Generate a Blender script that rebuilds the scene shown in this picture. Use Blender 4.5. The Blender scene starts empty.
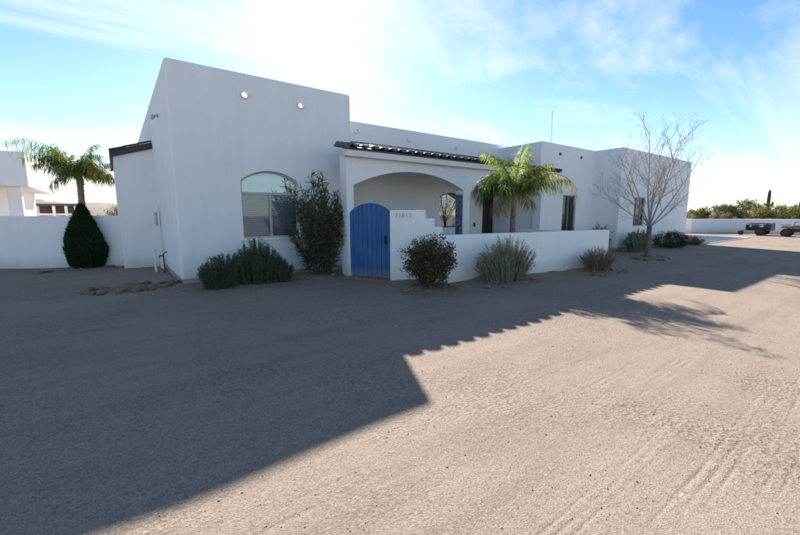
import bpy, bmesh, math, random
import numpy as np
from mathutils import Vector, Matrix, Quaternion
random.seed(11); np.random.seed(11)
R = math.radians
SC = bpy.context.scene; COL = SC.collection

# ------------------------------------------------------------------ camera
F, PITCH, ROLL, YAW = 381.34, 0.13767, -0.00365, 0.93419
CAM = Vector((-1.125, -10.138, 1.65))
fw = Vector((math.cos(YAW)*math.cos(PITCH), math.sin(YAW)*math.cos(PITCH), -math.sin(PITCH)))
rt = Vector((math.sin(YAW), -math.cos(YAW), 0)); up = rt.cross(fw)
r2 = math.cos(ROLL)*rt + math.sin(ROLL)*up; u2 = -math.sin(ROLL)*rt + math.cos(ROLL)*up
cd = bpy.data.cameras.new('camera'); cam = bpy.data.objects.new('camera', cd); COL.objects.link(cam)
cd.sensor_width = 36; cd.lens = F/800*36; cd.clip_start = .05; cd.clip_end = 3000
cam.matrix_world = Matrix(((r2.x, u2.x, -fw.x, CAM.x), (r2.y, u2.y, -fw.y, CAM.y), (r2.z, u2.z, -fw.z, CAM.z), (0, 0, 0, 1)))
SC.camera = cam

# ------------------------------------------------------------------ sky, sun, exposure
SUN = Vector((0.7151, 1.5422, 1.0)).normalized()
w = bpy.data.worlds.new('World'); SC.world = w; w.use_nodes = True
nt = w.node_tree; nd = nt.nodes; lk = nt.links; nd.clear()
out = nd.new('ShaderNodeOutputWorld'); bg = nd.new('ShaderNodeBackground'); lk.new(bg.outputs[0], out.inputs[0])
sky = nd.new('ShaderNodeTexSky'); sky.sky_type = 'NISHITA'; sky.sun_disc = False
sky.sun_elevation = math.asin(SUN.z); sky.sun_rotation = math.atan2(SUN.x, SUN.y)
sky.altitude = 500; sky.air_density = 1.0; sky.dust_density = .35; sky.ozone_density = 1.8
tc = nd.new('ShaderNodeTexCoord'); sp = nd.new('ShaderNodeSeparateXYZ'); lk.new(tc.outputs['Generated'], sp.inputs[0])
def M2(op, a, b, n=nt):
    m = n.nodes.new('ShaderNodeMath'); m.operation = op
    for i, v in enumerate((a, b)):
        if v is None: continue
        if isinstance(v, (int, float)): m.inputs[i].default_value = v
        else: n.links.new(v, m.inputs[i])
    return m.outputs[0]
zc = M2('ADD', M2('MAXIMUM', sp.outputs[2], 0.0), .16)
cb = nd.new('ShaderNodeCombineXYZ'); lk.new(M2('DIVIDE', sp.outputs[0], zc), cb.inputs[0]); lk.new(M2('DIVIDE', sp.outputs[1], zc), cb.inputs[1])
mp = nd.new('ShaderNodeMapping'); lk.new(cb.outputs[0], mp.inputs[0]); mp.inputs['Rotation'].default_value = (0, 0, R(-38)); mp.inputs['Scale'].default_value = (.55, 1.5, 1)
mp.inputs['Location'].default_value = (2.3, .4, 0)
n1 = nd.new('ShaderNodeTexNoise'); n1.inputs['Scale'].default_value = .9; n1.inputs['Detail'].default_value = 9; n1.inputs['Roughness'].default_value = .62; n1.inputs['Distortion'].default_value = .5
lk.new(mp.outputs[0], n1.inputs['Vector'])
rp = nd.new('ShaderNodeValToRGB'); rp.color_ramp.elements[0].position = .50; rp.color_ramp.elements[1].position = .77; lk.new(n1.outputs[0], rp.inputs[0])
mx = nd.new('ShaderNodeMix'); mx.data_type = 'RGBA'
veil = M2('MULTIPLY', M2('POWER', M2('SUBTRACT', 1.0, M2('MAXIMUM', sp.outputs[2], 0.0)), 10.0), .45)   # the thin cloud sheet is seen edge-on towards the horizon
lk.new(M2('MINIMUM', M2('ADD', M2('MULTIPLY', rp.outputs[0], .72), veil), .9), mx.inputs[0]); hs = nd.new('ShaderNodeHueSaturation'); hs.inputs['Saturation'].default_value = 1.2; hs.inputs['Hue'].default_value = .497; lk.new(sky.outputs[0], hs.inputs['Color']); lk.new(hs.outputs[0], mx.inputs[6])
# thin sunlit cloud has much the same white brightness all over the sky
mx.inputs[7].default_value = (7.4, 7.3, 7.2, 1)
lk.new(mx.outputs[2], bg.inputs[0]); bg.inputs[1].default_value = .05
sd = bpy.data.lights.new('sun', 'SUN'); sd.energy = 3.5; sd.angle = R(.53); sd.color = (1, .95, .88)
sun = bpy.data.objects.new('sun', sd); COL.objects.link(sun); sun.rotation_mode = 'QUATERNION'; sun.rotation_quaternion = SUN.to_track_quat('Z', 'Y'); sun.location = (0, 0, 30)
SC.view_settings.view_transform = 'Standard'; SC.view_settings.look = 'None'; SC.view_settings.gamma = 1; SC.view_settings.exposure = 1.94
SC.view_settings.use_curve_mapping = False
SC.cycles.max_bounces = 8; SC.cycles.diffuse_bounces = 5; SC.cycles.transparent_max_bounces = 12

# ------------------------------------------------------------------ materials
def node_mat(name):
    m = bpy.data.materials.new(name); m.use_nodes = True; n = m.node_tree
    return m, n, n.nodes['Principled BSDF']
def noise(n, scale, detail=4, rough=.55, vec=None):
    t = n.nodes.new('ShaderNodeTexNoise'); t.inputs['Scale'].default_value = scale; t.inputs['Detail'].default_value = detail; t.inputs['Roughness'].default_value = rough
    if vec is None:
        c = n.nodes.new('ShaderNodeTexCoord'); vec = c.outputs['Object']
    n.links.new(vec, t.inputs['Vector']); return t
def mixc(n, fac, a, b, mode='MIX'):
    m = n.nodes.new('ShaderNodeMix'); m.data_type = 'RGBA'; m.blend_type = mode
    for i, v in ((0, fac), (6, a), (7, b)):
        if isinstance(v, (int, float)): m.inputs[i].default_value = v
        elif isinstance(v, tuple): m.inputs[i].default_value = (*v, 1)
        else: n.links.new(v, m.inputs[i])
    return m.outputs[2]
def ramp(n, src, p0, p1):
    r = n.nodes.new('ShaderNodeMapRange'); r.inputs[1].default_value = p0; r.inputs[2].default_value = p1; n.links.new(src, r.inputs[0]); return r.outputs[0]
def bump(n, bs, src, dist, strength=1, prev=None):
    b = n.nodes.new('ShaderNodeBump'); b.inputs['Strength'].default_value = strength; b.inputs['Distance'].default_value = dist
    n.links.new(src, b.inputs['Height'])
    if prev is not None: n.links.new(prev, b.inputs['Normal'])
    n.links.new(b.outputs[0], bs.inputs['Normal']); return b.outputs[0]
def plain(name, c1, c2=None, rough=.8, scale=6, bs=None, bd=.002, metal=0, spec=.5):
    m, n, b = node_mat(name); b.inputs['Roughness'].default_value = rough; b.inputs['Metallic'].default_value = metal
    b.inputs['Specular IOR Level'].default_value = spec
    if c2 is None: c2 = tuple(x*.8 for x in c1)
    t = noise(n, scale); n.links.new(mixc(n, ramp(n, t.outputs[0], .35, .65), c1, c2), b.inputs['Base Color'])
    if bs: bump(n, b, noise(n, bs, 3).outputs[0], bd)
    return m
def stucco(name, c1, c2, stain=(.52, .44, .36)):
    m, n, b = node_mat(name); b.inputs['Roughness'].default_value = .92; b.inputs['Specular IOR Level'].default_value = .25
    g = n.nodes.new('ShaderNodeNewGeometry'); P = g.outputs['Position']
    base = mixc(n, ramp(n, noise(n, .9, 5, .6, P).outputs[0], .3, .7), c1, c2)
    s = n.nodes.new('ShaderNodeSeparateXYZ'); n.links.new(P, s.inputs[0])
    # splashed dirt at the foot of the walls, ragged upper edge
    hgt = M2('ADD', s.outputs[2], M2('MULTIPLY', noise(n, 3.2, 6, .7, P).outputs[0], -.5, n), n)
    d = ramp(n, hgt, .16, -.2)
    base = mixc(n, M2('MULTIPLY', d, .55, n), base, stain)
    # faint rain streaks: noise stretched vertically
    mp_ = n.nodes.new('ShaderNodeMapping'); n.links.new(P, mp_.inputs[0]); mp_.inputs['Scale'].default_value = (3.5, 3.5, .22)
    st = ramp(n, noise(n, 1.6, 6, .65, mp_.outputs[0]).outputs[0], .52, .8)
    base = mixc(n, M2('MULTIPLY', st, .3, n), base, tuple(x*.74 for x in c1))
    n.links.new(base, b.inputs['Base Color'])
    p = bump(n, b, noise(n, 6, 4, .6, P).outputs[0], .022, .6)
    bump(n, b, noise(n, 85, 3, .6, P).outputs[0], .004, .8, p)
    return m
def leafmat(name, trans=.35, rough=.55, spec=.4):
    m, n, b = node_mat(name); a = n.nodes.new('ShaderNodeAttribute'); a.attribute_name = 'Col'
    b.inputs['Roughness'].default_value = rough; b.inputs['Specular IOR Level'].default_value = spec
    n.links.new(a.outputs['Color'], b.inputs['Base Color'])
    t = n.nodes.new('ShaderNodeBsdfTranslucent'); n.links.new(mixc(n, 1.0, a.outputs['Color'], (1.5, 1.5, .7), 'MULTIPLY'), t.inputs[0])
    x = n.nodes.new('ShaderNodeMixShader'); x.inputs[0].default_value = trans
    n.links.new(b.outputs[0], x.inputs[1]); n.links.new(t.outputs[0], x.inputs[2]); n.links.new(x.outputs[0], n.nodes['Material Output'].inputs[0]); return m
def glassmat(name, tint, refl):
    m = bpy.data.materials.new(name); m.use_nodes = True; n = m.node_tree; n.nodes.clear()
    o = n.nodes.new('ShaderNodeOutputMaterial'); tr = n.nodes.new('ShaderNodeBsdfTransparent'); gl = n.nodes.new('ShaderNodeBsdfGlossy'); x = n.nodes.new('ShaderNodeMixShader')
    tr.inputs[0].default_value = (*tint, 1); gl.inputs['Roughness'].default_value = .015; gl.inputs[0].default_value = (.9, .95, 1, 1)
    f = n.nodes.new('ShaderNodeFresnel'); f.inputs[0].default_value = 1.5
    n.links.new(M2('MINIMUM', M2('ADD', f.outputs[0], refl, n), 1.0, n), x.inputs[0]); n.links.new(tr.outputs[0], x.inputs[1]); n.links.new(gl.outputs[0], x.inputs[2]); n.links.new(x.outputs[0], o.inputs[0])
    g = n.nodes.new('ShaderNodeTexCoord'); bm_ = n.nodes.new('ShaderNodeBump'); bm_.inputs['Distance'].default_value = .004; bm_.inputs['Strength'].default_value = .3
    n.links.new(noise(n, 1.7, 1, .5, g.outputs['Object']).outputs[0], bm_.inputs['Height']); n.links.new(bm_.outputs[0], gl.inputs['Normal'])
    return m
MT = {}
MT['stucco'] = stucco('white_stucco', (.86, .85, .845), (.81, .80, .80))
MT['stucco2'] = stucco('garden_wall_stucco', (.89, .875, .865), (.84, .83, .825))
MT['concrete'] = plain('foundation_concrete', (.42, .40, .37), (.33, .31, .29), .9, 4, 60, .004)
MT['slab'] = plain('driveway_concrete', (.58, .55, .51), (.50, .48, .45), .85, 1.2, 40, .003)
MT['tile'] = plain('charcoal_glazed_tile', (.07, .08, .105), (.11, .118, .14), .62, 9, 40, .002)
MT['darkedge'] = plain('dark_roof_edge', (.035, .035, .042), (.055, .05, .05), .6, 7)
MT['trim'] = plain('white_trim', (.78, .76, .74), (.72, .70, .68), .7, 3, 70, .002)
MT['blue'] = plain('blue_painted_wood', (.05, .15, .36), (.03, .10, .27), .6, 2.5, 30, .002)
m, n, b = node_mat('blue_painted_boards'); b.inputs['Roughness'].default_value = .62; b.inputs['Specular IOR Level'].default_value = .3
g = n.nodes.new('ShaderNodeNewGeometry'); mg = n.nodes.new('ShaderNodeMapping'); mg.inputs['Scale'].default_value = (22, 22, 1.1); n.links.new(g.outputs['Position'], mg.inputs[0]); gn_ = noise(n, 1.5, 6, .65, mg.outputs[0]).outputs[0]
c = mixc(n, ramp(n, gn_, .3, .7), (.052, .155, .37), (.03, .10, .26)); c = mixc(n, M2('MULTIPLY', ramp(n, noise(n, 2.2, 5, .65, g.outputs['Position']).outputs[0], .5, .75), .45, n), c, (.10, .20, .38))
sz_ = n.nodes.new('ShaderNodeSeparateXYZ'); n.links.new(g.outputs['Position'], sz_.inputs[0]); c = mixc(n, M2('MULTIPLY', ramp(n, M2('ADD', sz_.outputs[2], M2('MULTIPLY', gn_, -.4, n), n), .15, -.15), .5, n), c, (.26, .23, .22))
n.links.new(c, b.inputs['Base Color']); bump(n, b, gn_, .003, .6); MT['blue'] = m
MT['bluetile'] = plain('blue_mottled_paint', (.025, .05, .17), (.22, .28, .38), .35, 15)
MT['grout'] = plain('tile_grout', (.35, .37, .42), (.3, .32, .36), .9, 8)
MT['iron'] = plain('black_iron', (.018, .018, .02), (.03, .028, .026), .5, 20)
MT['frame'] = plain('window_frame_bronze', (.20, .185, .17), (.26, .24, .22), .5, 8)
MT['framew'] = plain('window_frame_tan', (.50, .48, .45), (.44, .42, .40), .5, 8)
MT['blind'] = plain('blind_slats', (.50, .54, .60), (.44, .48, .53), .6, 4)
MT['dark'] = plain('unlit_room_black', (.02, .022, .026), (.035, .035, .04), .9, 2)  # near-black colour painted for the lack of light indoors
MT['curtain'] = plain('pale_curtain', (.5, .52, .55), (.4, .42, .46), .9, 6)
MT['glass'] = glassmat('window_glass', (.90, .93, .96), .01); MT['glassa'] = glassmat('arched_glass', (.88, .95, .97), .12)
MT['glassp'] = glassmat('porch_window_glass', (.6, .75, .75), .28)
MT['door'] = plain('dark_wood_door', (.045, .024, .015), (.025, .014, .01), .45, 3, 20, .002)
MT['grey'] = plain('galvanised_grey', (.42, .44, .46), (.34, .36, .38), .45, 12, metal=.4)
MT['white'] = plain('white_plastic', (.75, .75, .74), (.68, .68, .68), .5, 8)
MT['clay'] = plain('terracotta', (.34, .16, .09), (.26, .12, .07), .85, 10, 50, .002)
MT['rock'] = plain('brown_rock', (.25, .165, .11), (.13, .09, .065), .95, 5, 18, .02)
MT['soil'] = plain('planting_soil', (.20, .14, .10), (.13, .09, .065), 1, 6, 40, .012)
MT['bark'] = plain('grey_bark', (.19, .155, .13), (.12, .10, .085), .95, 14, 40, .006)
MT['twig'] = plain('bare_twig', (.40, .34, .30), (.32, .27, .235), .9, 9)
MT['stem'] = plain('green_brown_stem', (.10, .08, .05), (.07, .06, .035), .9, 12)
MT['palmtrunk'] = plain('palm_trunk', (.24, .18, .13), (.13, .10, .075), .95, 18, 30, .01)
MT['rachis'] = plain('palm_rachis', (.22, .22, .07), (.14, .16, .05), .6, 8)
MT['rubber'] = plain('rubber', (.018, .018, .02), (.03, .03, .03), .8, 20)
MT['blackpaint'] = plain('black_paint', (.014, .016, .02), (.022, .024, .028), .35, 8)
MT['tanpaint'] = plain('tan_paint', (.26, .20, .14), (.18, .14, .10), .4, 6)
MT['redplastic'] = plain('red_lens', (.4, .02, .015), (.3, .02, .015), .3, 6)
MT['saguaro'] = plain('saguaro_skin', (.055, .075, .04), (.08, .09, .05), .8, 10)
MT['brownwood'] = plain('brown_wood', (.13, .075, .05), (.09, .05, .035), .85, 3, 20, .004)
MT['leaf'] = leafmat('leaf'); MT['palm'] = leafmat('palm_leaf', .5, .6, .3); MT['dry'] = leafmat('dry_leaf', .25, .8, .2); MT['dense'] = leafmat('dense_leaf', .15, .7, .25)

# ------------------------------------------------------------------ builders
class MB:
    def __init__(s): s.v = []; s.f = []; s.c = []
    def add(s, vs, fs, col=None):
        o = len(s.v); s.v += [tuple(x) for x in vs]; s.f += [tuple(i+o for i in f) for f in fs]
        if col is not None: s.c += [(*col, 1)]*len(vs)
    def box(s, x0, x1, y0, y1, z0, z1, mtx=None):
        vs = [Vector((x, y, z)) for z in (z0, z1) for x, y in ((x0, y0), (x1, y0), (x1, y1), (x0, y1))]
        if mtx: vs = [mtx @ v for v in vs]
        s.add(vs, [(3, 2, 1, 0), (4, 5, 6, 7), (0, 1, 5, 4), (1, 2, 6, 5), (2, 3, 7, 6), (3, 0, 4, 7)])
    def tube(s, pts, rad, n=6, cap=True, col=None):
        pts = [Vector(p) for p in pts]; m = len(pts)
        if isinstance(rad, (int, float)): rad = [rad]*m
        vs = []; fs = []; ref = None
        for i, p in enumerate(pts):
            d = (pts[min(i+1, m-1)]-pts[max(i-1, 0)])
            d = d.normalized() if d.length > 1e-9 else Vector((0, 0, 1))
            if ref is None: ref = d.orthogonal().normalized()
            ref = (ref-d*ref.dot(d)); ref = ref.normalized() if ref.length > 1e-6 else d.orthogonal().normalized()
            b = d.cross(ref)
            for k in range(n):
                a = 2*math.pi*k/n; vs.append(p+(ref*math.cos(a)+b*math.sin(a))*rad[i])
        for i in range(m-1):
            for k in range(n):
                fs.append((i*n+k, i*n+(k+1) % n, (i+1)*n+(k+1) % n, (i+1)*n+k))
        if cap: fs += [tuple(range(n-1, -1, -1)), tuple((m-1)*n+k for k in range(n))]
        s.add(vs, fs, col)
    def leaf(s, p, d, nrm, L, W, col, bend=0.):
        d = Vector(d).normalized(); side = d.cross(Vector(nrm)); side = side.normalized() if side.length > 1e-6 else d.orthogonal().normalized()
        up_ = side.cross(d); p = Vector(p); m = p+d*L*.5+up_*bend*L*.3; e = p+d*L-up_*bend*L*.4
        s.add([p, m+side*W*.5, e, m-side*W*.5], [(0, 1, 2, 3)], col)
    def build(s, name, mat, parent=None, smooth=False, bev=0, loc=None):
        me = bpy.data.meshes.new(name); me.from_pydata(s.v, [], s.f); me.update()
        if s.c:
            a = me.attributes.new('Col', 'FLOAT_COLOR', 'POINT'); a.data.foreach_set('color', np.array(s.c, dtype=np.float32).ravel())
        return obj(name, me, mat, parent, smooth, bev)
def obj(name, me, mat, parent=None, smooth=False, bev=0):
    me.name = name
    if bev:
        b = bmesh.new(); b.from_mesh(me); bmesh.ops.bevel(b, geom=[e for e in b.edges if len(e.link_faces) == 2 and e.calc_face_angle(0) > .6], offset=bev, segments=3, profile=.5, affect='EDGES', clamp_overlap=True); b.to_mesh(me); b.free()
    if smooth:
        me.shade_smooth()
    me.materials.clear(); me.materials.append(MT[mat] if isinstance(mat, str) else mat)
    o = bpy.data.objects.new(name, me); COL.objects.link(o)
    if parent: attach(o, parent)
    return o
def attach(o, parent):
    o.parent = parent; o.matrix_parent_inverse = parent.matrix_basis.inverted()
def tag(o, label=None, cat=None, group=None, kind=None):
    for k, v in (('label', label), ('category', cat), ('group', group), ('kind', kind)):
        if v: o[k] = v
    return o
def empty(name, loc, label, cat, group=None):
    o = bpy.data.objects.new(name, None); COL.objects.link(o); o.location = loc; o.empty_display_size = .2
    return tag(o, label, cat, group)
def evalmesh(o):
    bpy.context.view_layer.update(); dg = bpy.context.evaluated_depsgraph_get(); me = bpy.data.meshes.new_from_object(o.evaluated_get(dg)); return me
def prism_xz(poly, y0, y1):      # polygon in X-Z extruded along Y
    n = len(poly); m = MB(); m.add([(x, y0, z) for x, z in poly]+[(x, y1, z) for x, z in poly], [tuple(range(n)), tuple(range(2*n-1, n-1, -1))]+[(i, i+n, (i+1) % n+n, (i+1) % n) for i in range(n)]); return m
def arch_poly(x0, x1, z0, zs, zc, n=14):  # segmental arch outline
    c = (x0+x1)/2; h = (x1-x0)/2; r = zc-zs; rad = (h*h+r*r)/(2*r); a = math.asin(min(1, h/rad)); cz = zc-rad
    pts = [(x0, z0), (x1, z0)]
    for i in range(n+1):
        t = a-2*a*i/n; pts.append((c+rad*math.sin(t), cz+rad*math.cos(t)))
    return pts
def carve(name, base, cutters, mat, parent, bev_base=0):
    # base: MB; cutters: list of MB; real openings cut with booleans, result is one mesh
    b = base.build('tmp_base', mat, None, bev=bev_base); tmp = [b]
    for c in cutters:
        co = c.build('tmp_cut', mat); tmp.append(co)
        bmx = bmesh.new(); bmx.from_mesh(co.data); bmesh.ops.recalc_face_normals(bmx, faces=bmx.faces); bmx.to_mesh(co.data); bmx.free()
        md = b.modifiers.new('b', 'BOOLEAN'); md.operation = 'DIFFERENCE'; md.object = co; md.solver = 'EXACT'
    me = evalmesh(b)
    for t in tmp:
        d = t.data; bpy.data.objects.remove(t); bpy.data.meshes.remove(d)
    return obj(name, me, mat, parent)
def cyl_y(x, z, r, y0, y1, n=16):
    return prism_xz([(x+r*math.cos(2*math.pi*k/n), z+r*math.sin(2*math.pi*k/n)) for k in range(n)], y0, y1)
def bx(*a, mtx=None):
    m = MB(); m.box(*a, mtx=mtx); return m

# ------------------------------------------------------------------ ground
def axis(segs):
    out_ = []
    for a, b, st in segs: out_ += list(np.arange(a, b-1e-6, st))
    return np.array(out_+[segs[-1][1]])
gx = axis([(-700, -100, 60), (-100, -20, 8), (-20, -6, .8), (-6, -2, .12), (-2, 6, .035), (6, 16, .1), (16, 30, .5), (30, 70, 2), (70, 150, 10), (150, 900, 75)])
gy = axis([(-700, -100, 60), (-100, -20, 8), (-20, -11, 1), (-11, -10, .08), (-10, -9, .011), (-9, -8, .016), (-8, -7, .025), (-7, -3, .07), (-3, .5, .09), (.5, 8, .3), (8, 40, 2), (40, 120, 10), (120, 900, 78)])
GX, GY = np.meshgrid(gx, gy, indexing='ij')
def wav(seed, n, l0, l1):
    rs = np.random.RandomState(seed); z = np.zeros_like(GX)
    for _ in range(n):
        l = math.exp(rs.uniform(math.log(l0), math.log(l1))); a = rs.uniform(0, math.pi); ph = rs.uniform(0, 6.28)
        z += np.sin((GX*math.cos(a)+GY*math.sin(a))*2*math.pi/l+ph)*l
    return z/n
near = np.clip(1-(np.hypot(GX-2, GY+8)-14)/10, 0, 1)
Z = near*(wav(1, 26, 1.2, 5)*.016+wav(2, 40, .3, .9)*.012)
MOUNDS = [(1.2, -.75, 1.3, .07), (3.2, -.7, .9, .10), (4.4, -3.35, .7, .09), (6.3, -4.15, 1.0, .08), (9.8, -4.75, .8, .08), (-1.0, .25, .9, .05), (14.48, -4.33, .9, .07), (17.1, -2.9, 1.1, .06), (-2.0, 5.4, .9, .07)]
for x, y, r, h in MOUNDS: Z += h*np.exp(-((GX-x)**2+(GY-y)**2)/(r*r)*1.5)
edge = .5+.5*np.sin(GX*5.1+1)*np.sin(GX*2.3)
Z += .055*np.exp(-((GY+.04)/.14)**2)*((GX > -.1) & (GX < 4.7))*edge
Z += .05*np.exp(-((GX+.04)/.14)**2)*((GY > -.1) & (GY < 4.6))*(.5+.5*np.sin(GY*6))
for (xa_, ya_), (xb_, yb_) in zip([(4.21, -2.52), (5.0, -3.55), (6.3, -3.68)], [(5.0, -3.55), (6.3, -3.68), (11.1, -4.49)]):
    lx, ly = xb_-xa_, yb_-ya_; ll_ = math.hypot(lx, ly); tt = np.clip(((GX-xa_)*lx+(GY-ya_)*ly)/ll_**2, 0, 1)
    Z += .05*np.exp(-(((GX-xa_-tt*lx)**2+(GY-ya_-tt*ly)**2)/.16**2))*edge
def track(yc, slope, curve, wid, ribs, depth, x0, x1, seed):
    rs = np.random.RandomState(seed); t = GX-x0
    c = yc+slope*t+curve*t*t+.012*np.sin(GX*2.1+seed); d = (GY-c)/wid
    env = np.clip(1-np.abs(d*2)**6, 0, 1)*np.clip((GX-x0)/.6, 0, 1)*np.clip((x1-GX)/1.2, 0, 1)*(.6+.4*np.sin(GX*.9+seed))
    brk = np.clip(.5+.9*np.sin(GX*2.3+d*1.7+seed*3)*np.sin(GX*.83+seed), 0, 1)
    return -.65*depth*env*brk*(.05+.88*np.clip(np.cos(d*2*math.pi*ribs)*4.2-3.1, 0, 1)*(.75+.25*np.sin(GX*11+d*3+seed)))
for a in [(-9.52, .0, 0, .26, 4, .020, .3, 13, 1), (-9.20, .01, 0, .22, 4, .018, .2, 3.2, 2), (-8.24, .02, 0, .16, 3, .013, -1.5, 1.4, 3), (-8.75, .012, 0, .26, 4, .010, .2, 5, 4),
          (-8.0, .03, .002, .28, 4, .009, 1.2, 8, 5), (-7.6, .02, .002, .26, 4, .008, 2, 9, 6), (-7.2, -.10, .02, .3, 4, .016, -4, 2, 7), (-6.0, -.12, .02, .3, 4, .016, -5, 2.5, 8), (-4.6, -.1, .02, .3, 4, .014, -5, 3, 9), (-9.75, .006, 0, .2, 3, .014, 1.6, 9, 12),
          (-5.3, -.16, .03, .26, 3, .012, -4, 2.2, 10), (-8.45, .012, 0, .2, 3, .011, -.6, 4, 11)]:
    Z += track(*a)
Z[(np.hypot(GX-2, GY+8) > 26)] = 0
ni, nj = GX.shape; idx = np.arange(ni*nj).reshape(ni, nj)
vv = np.stack([GX, GY, Z], -1).reshape(-1, 3); q = np.stack([idx[:-1, :-1], idx[1:, :-1], idx[1:, 1:], idx[:-1, 1:]], -1).reshape(-1, 4)
gm = bpy.data.meshes.new('ground'); gm.vertices.add(len(vv)); gm.vertices.foreach_set('co', vv.ravel()); gm.loops.add(len(q)*4); gm.loops.foreach_set('vertex_index', q.ravel().astype(np.int32))
gm.polygons.add(len(q)); gm.polygons.foreach_set('loop_start', np.arange(0, len(q)*4, 4, dtype=np.int32)); gm.update(calc_edges=True); gm.validate()
def gz(x, y):
    i = int(np.clip(np.searchsorted(gx, x), 1, ni-1)); j = int(np.clip(np.searchsorted(gy, y), 1, nj-1)); return float(max(Z[i, j], Z[i-1, j-1])) if False else float(Z[i, j])
m, n, b = node_mat('desert_dirt'); b.inputs['Roughness'].default_value = .95; b.inputs['Specular IOR Level'].default_value = .15
g = n.nodes.new('ShaderNodeNewGeometry'); P = g.outputs['Position']
c = mixc(n, ramp(n, noise(n, .35, 6, .6, P).outputs[0], .3, .7), (.31, .243, .188), (.258, .20, .153))
ms = n.nodes.new('ShaderNodeMapping'); ms.inputs['Scale'].default_value = (.35, 3.2, 1); n.links.new(P, ms.inputs[0])
c = mixc(n, M2('MULTIPLY', ramp(n, noise(n, .8, 6, .65, ms.outputs[0]).outputs[0], .47, .72), .7, n), c, (.195, .148, .117))
c = mixc(n, M2('MULTIPLY', ramp(n, noise(n, 26, 4, .7, P).outputs[0], .5, .75), .55, n), c, (.20, .152, .12))
vo = n.nodes.new('ShaderNodeTexVoronoi'); vo.inputs['Scale'].default_value = 120; n.links.new(P, vo.inputs['Vector'])
gr = n.nodes.new('ShaderNodeSeparateColor'); n.links.new(vo.outputs['Color'], gr.inputs[0])
c = mixc(n, M2('MULTIPLY', ramp(n, gr.outputs[0], .66, .92), .75, n), c, (.15, .118, .096)); c = mixc(n, M2('MULTIPLY', ramp(n, gr.outputs[1], .8, .98), .5, n), c, (.42, .35, .30))
n.links.new(c, b.inputs['Base Color'])
loose = ramp(n, noise(n, .55, 5, .6, P).outputs[0], .46, .60)      # patches of loose gravel between packed dirt
vg = n.nodes.new('ShaderNodeTexVoronoi'); vg.inputs['Scale'].default_value = 38; n.links.new(P, vg.inputs['Vector']); sg2 = n.nodes.new('ShaderNodeSeparateColor'); n.links.new(vg.outputs['Color'], sg2.inputs[0])
c = mixc(n, M2('MULTIPLY', M2('MULTIPLY', ramp(n, sg2.outputs[2], .6, .95), loose, n), .6, n), c, (.135, .105, .085)); n.links.new(c, b.inputs['Base Color'])
pr = bump(n, b, M2('MULTIPLY', vg.outputs['Distance'], loose, n), .008, .7)
pr = bump(n, b, noise(n, 9, 5, .65, P).outputs[0], .006, .6, pr); pr = bump(n, b, noise(n, 110, 4, .75, P).outputs[0], .005, .6, pr); bump(n, b, vo.outputs['Distance'], .003, .6, pr)
MT['dirt'] = m
tag(obj('ground', gm, 'dirt', smooth=True), kind='structure')

# gravel: loose pebbles lying on the dirt (nobody could count them)
gv = MB()
for k in range(2600):
    if k < 1900:
        x = random.uniform(-1.6, 6.5); y = random.uniform(-9.9, -6)
    else: x = random.uniform(-6, 14); y = random.uniform(-8, -1.5)
    if 0 < x < 4.6 and y > -.1: continue
    r = random.choice((.003, .0035, .004, .006)) * random.uniform(.7, 1.3)
    c0 = Vector((x, y, gz(x, y)+r*.35)); a = random.uniform(0, 6.3)
    ex = Vector((math.cos(a), math.sin(a), 0))*r*random.uniform(.9, 1.7); ey = Vector((-math.sin(a), math.cos(a), 0))*r*random.uniform(.7, 1.2); ez = Vector((random.uniform(-.2, .2)*r, 0, r*random.uniform(.5, .9)))
    gv.add([c0+ex, c0+ey, c0-ex, c0-ey, c0+ez, c0-ez], [(0, 1, 4), (1, 2, 4), (2, 3, 4), (3, 0, 4), (1, 0, 5), (2, 1, 5), (3, 2, 5), (0, 3, 5)])
MT['pebble'] = plain('pebble', (.30, .24, .195), (.42, .35, .295), .9, 11)
tag(gv.build('gravel', 'pebble'), 'loose pale pebbles scattered over the dirt yard', 'gravel', kind='stuff')

tag(bx(25.2, 33.6, -3.42, 1.4, -.1, .04).build('driveway', 'slab', bev=.01), kind='structure')

# hills on the horizon
def ridge(name, pts_dir, dist, hmax, seed, col):
    rs = random.Random(seed); mm = MB(); N = 60; a0, a1 = pts_dir; prev = None; vs = []
    for i in range(N+1):
        a = R(a0+(a1-a0)*i/N); t = i/N; h = hmax*math.sin(math.pi*t)**.7*(.55+.25*math.sin(t*9+seed)+.15*math.sin(t*23+seed*2)+.08*rs.random())
        dx, dy = math.cos(a), math.sin(a)
        vs += [(dx*dist*.75, dy*dist*.75, -2), (dx*dist*.9, dy*dist*.9, h*.45+rs.random()*h*.1), (dx*dist, dy*dist, h), (dx*dist*1.2, dy*dist*1.2, -2)]
    fs = []
    for i in range(N):
        for k in range(3): fs.append((i*4+k, i*4+4+k, i*4+5+k, i*4+1+k))
    mm.add(vs, fs); return tag(mm.build(name, col, smooth=True), kind='structure')
MT['hill'] = plain('hill_scrub', (.20, .15, .13), (.12, .11, .085), 1, .05)
ridge('hills', (78, 112), 380, 17, 3, 'hill')

# ------------------------------------------------------------------ house
house = empty('house', (8, 2, 0), 'long single storey white stucco house with flat parapets and arched tiled porch', 'house')
WL, ZL = 4.608, 5.078
XM, YM, ZM = 12.36, -1.155, 4.46
XR, YR, ZR, WR = 16.48, -2.332, 4.47, 8.24
YC, ZC = 1.0, 4.63
ZB = .13
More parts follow.
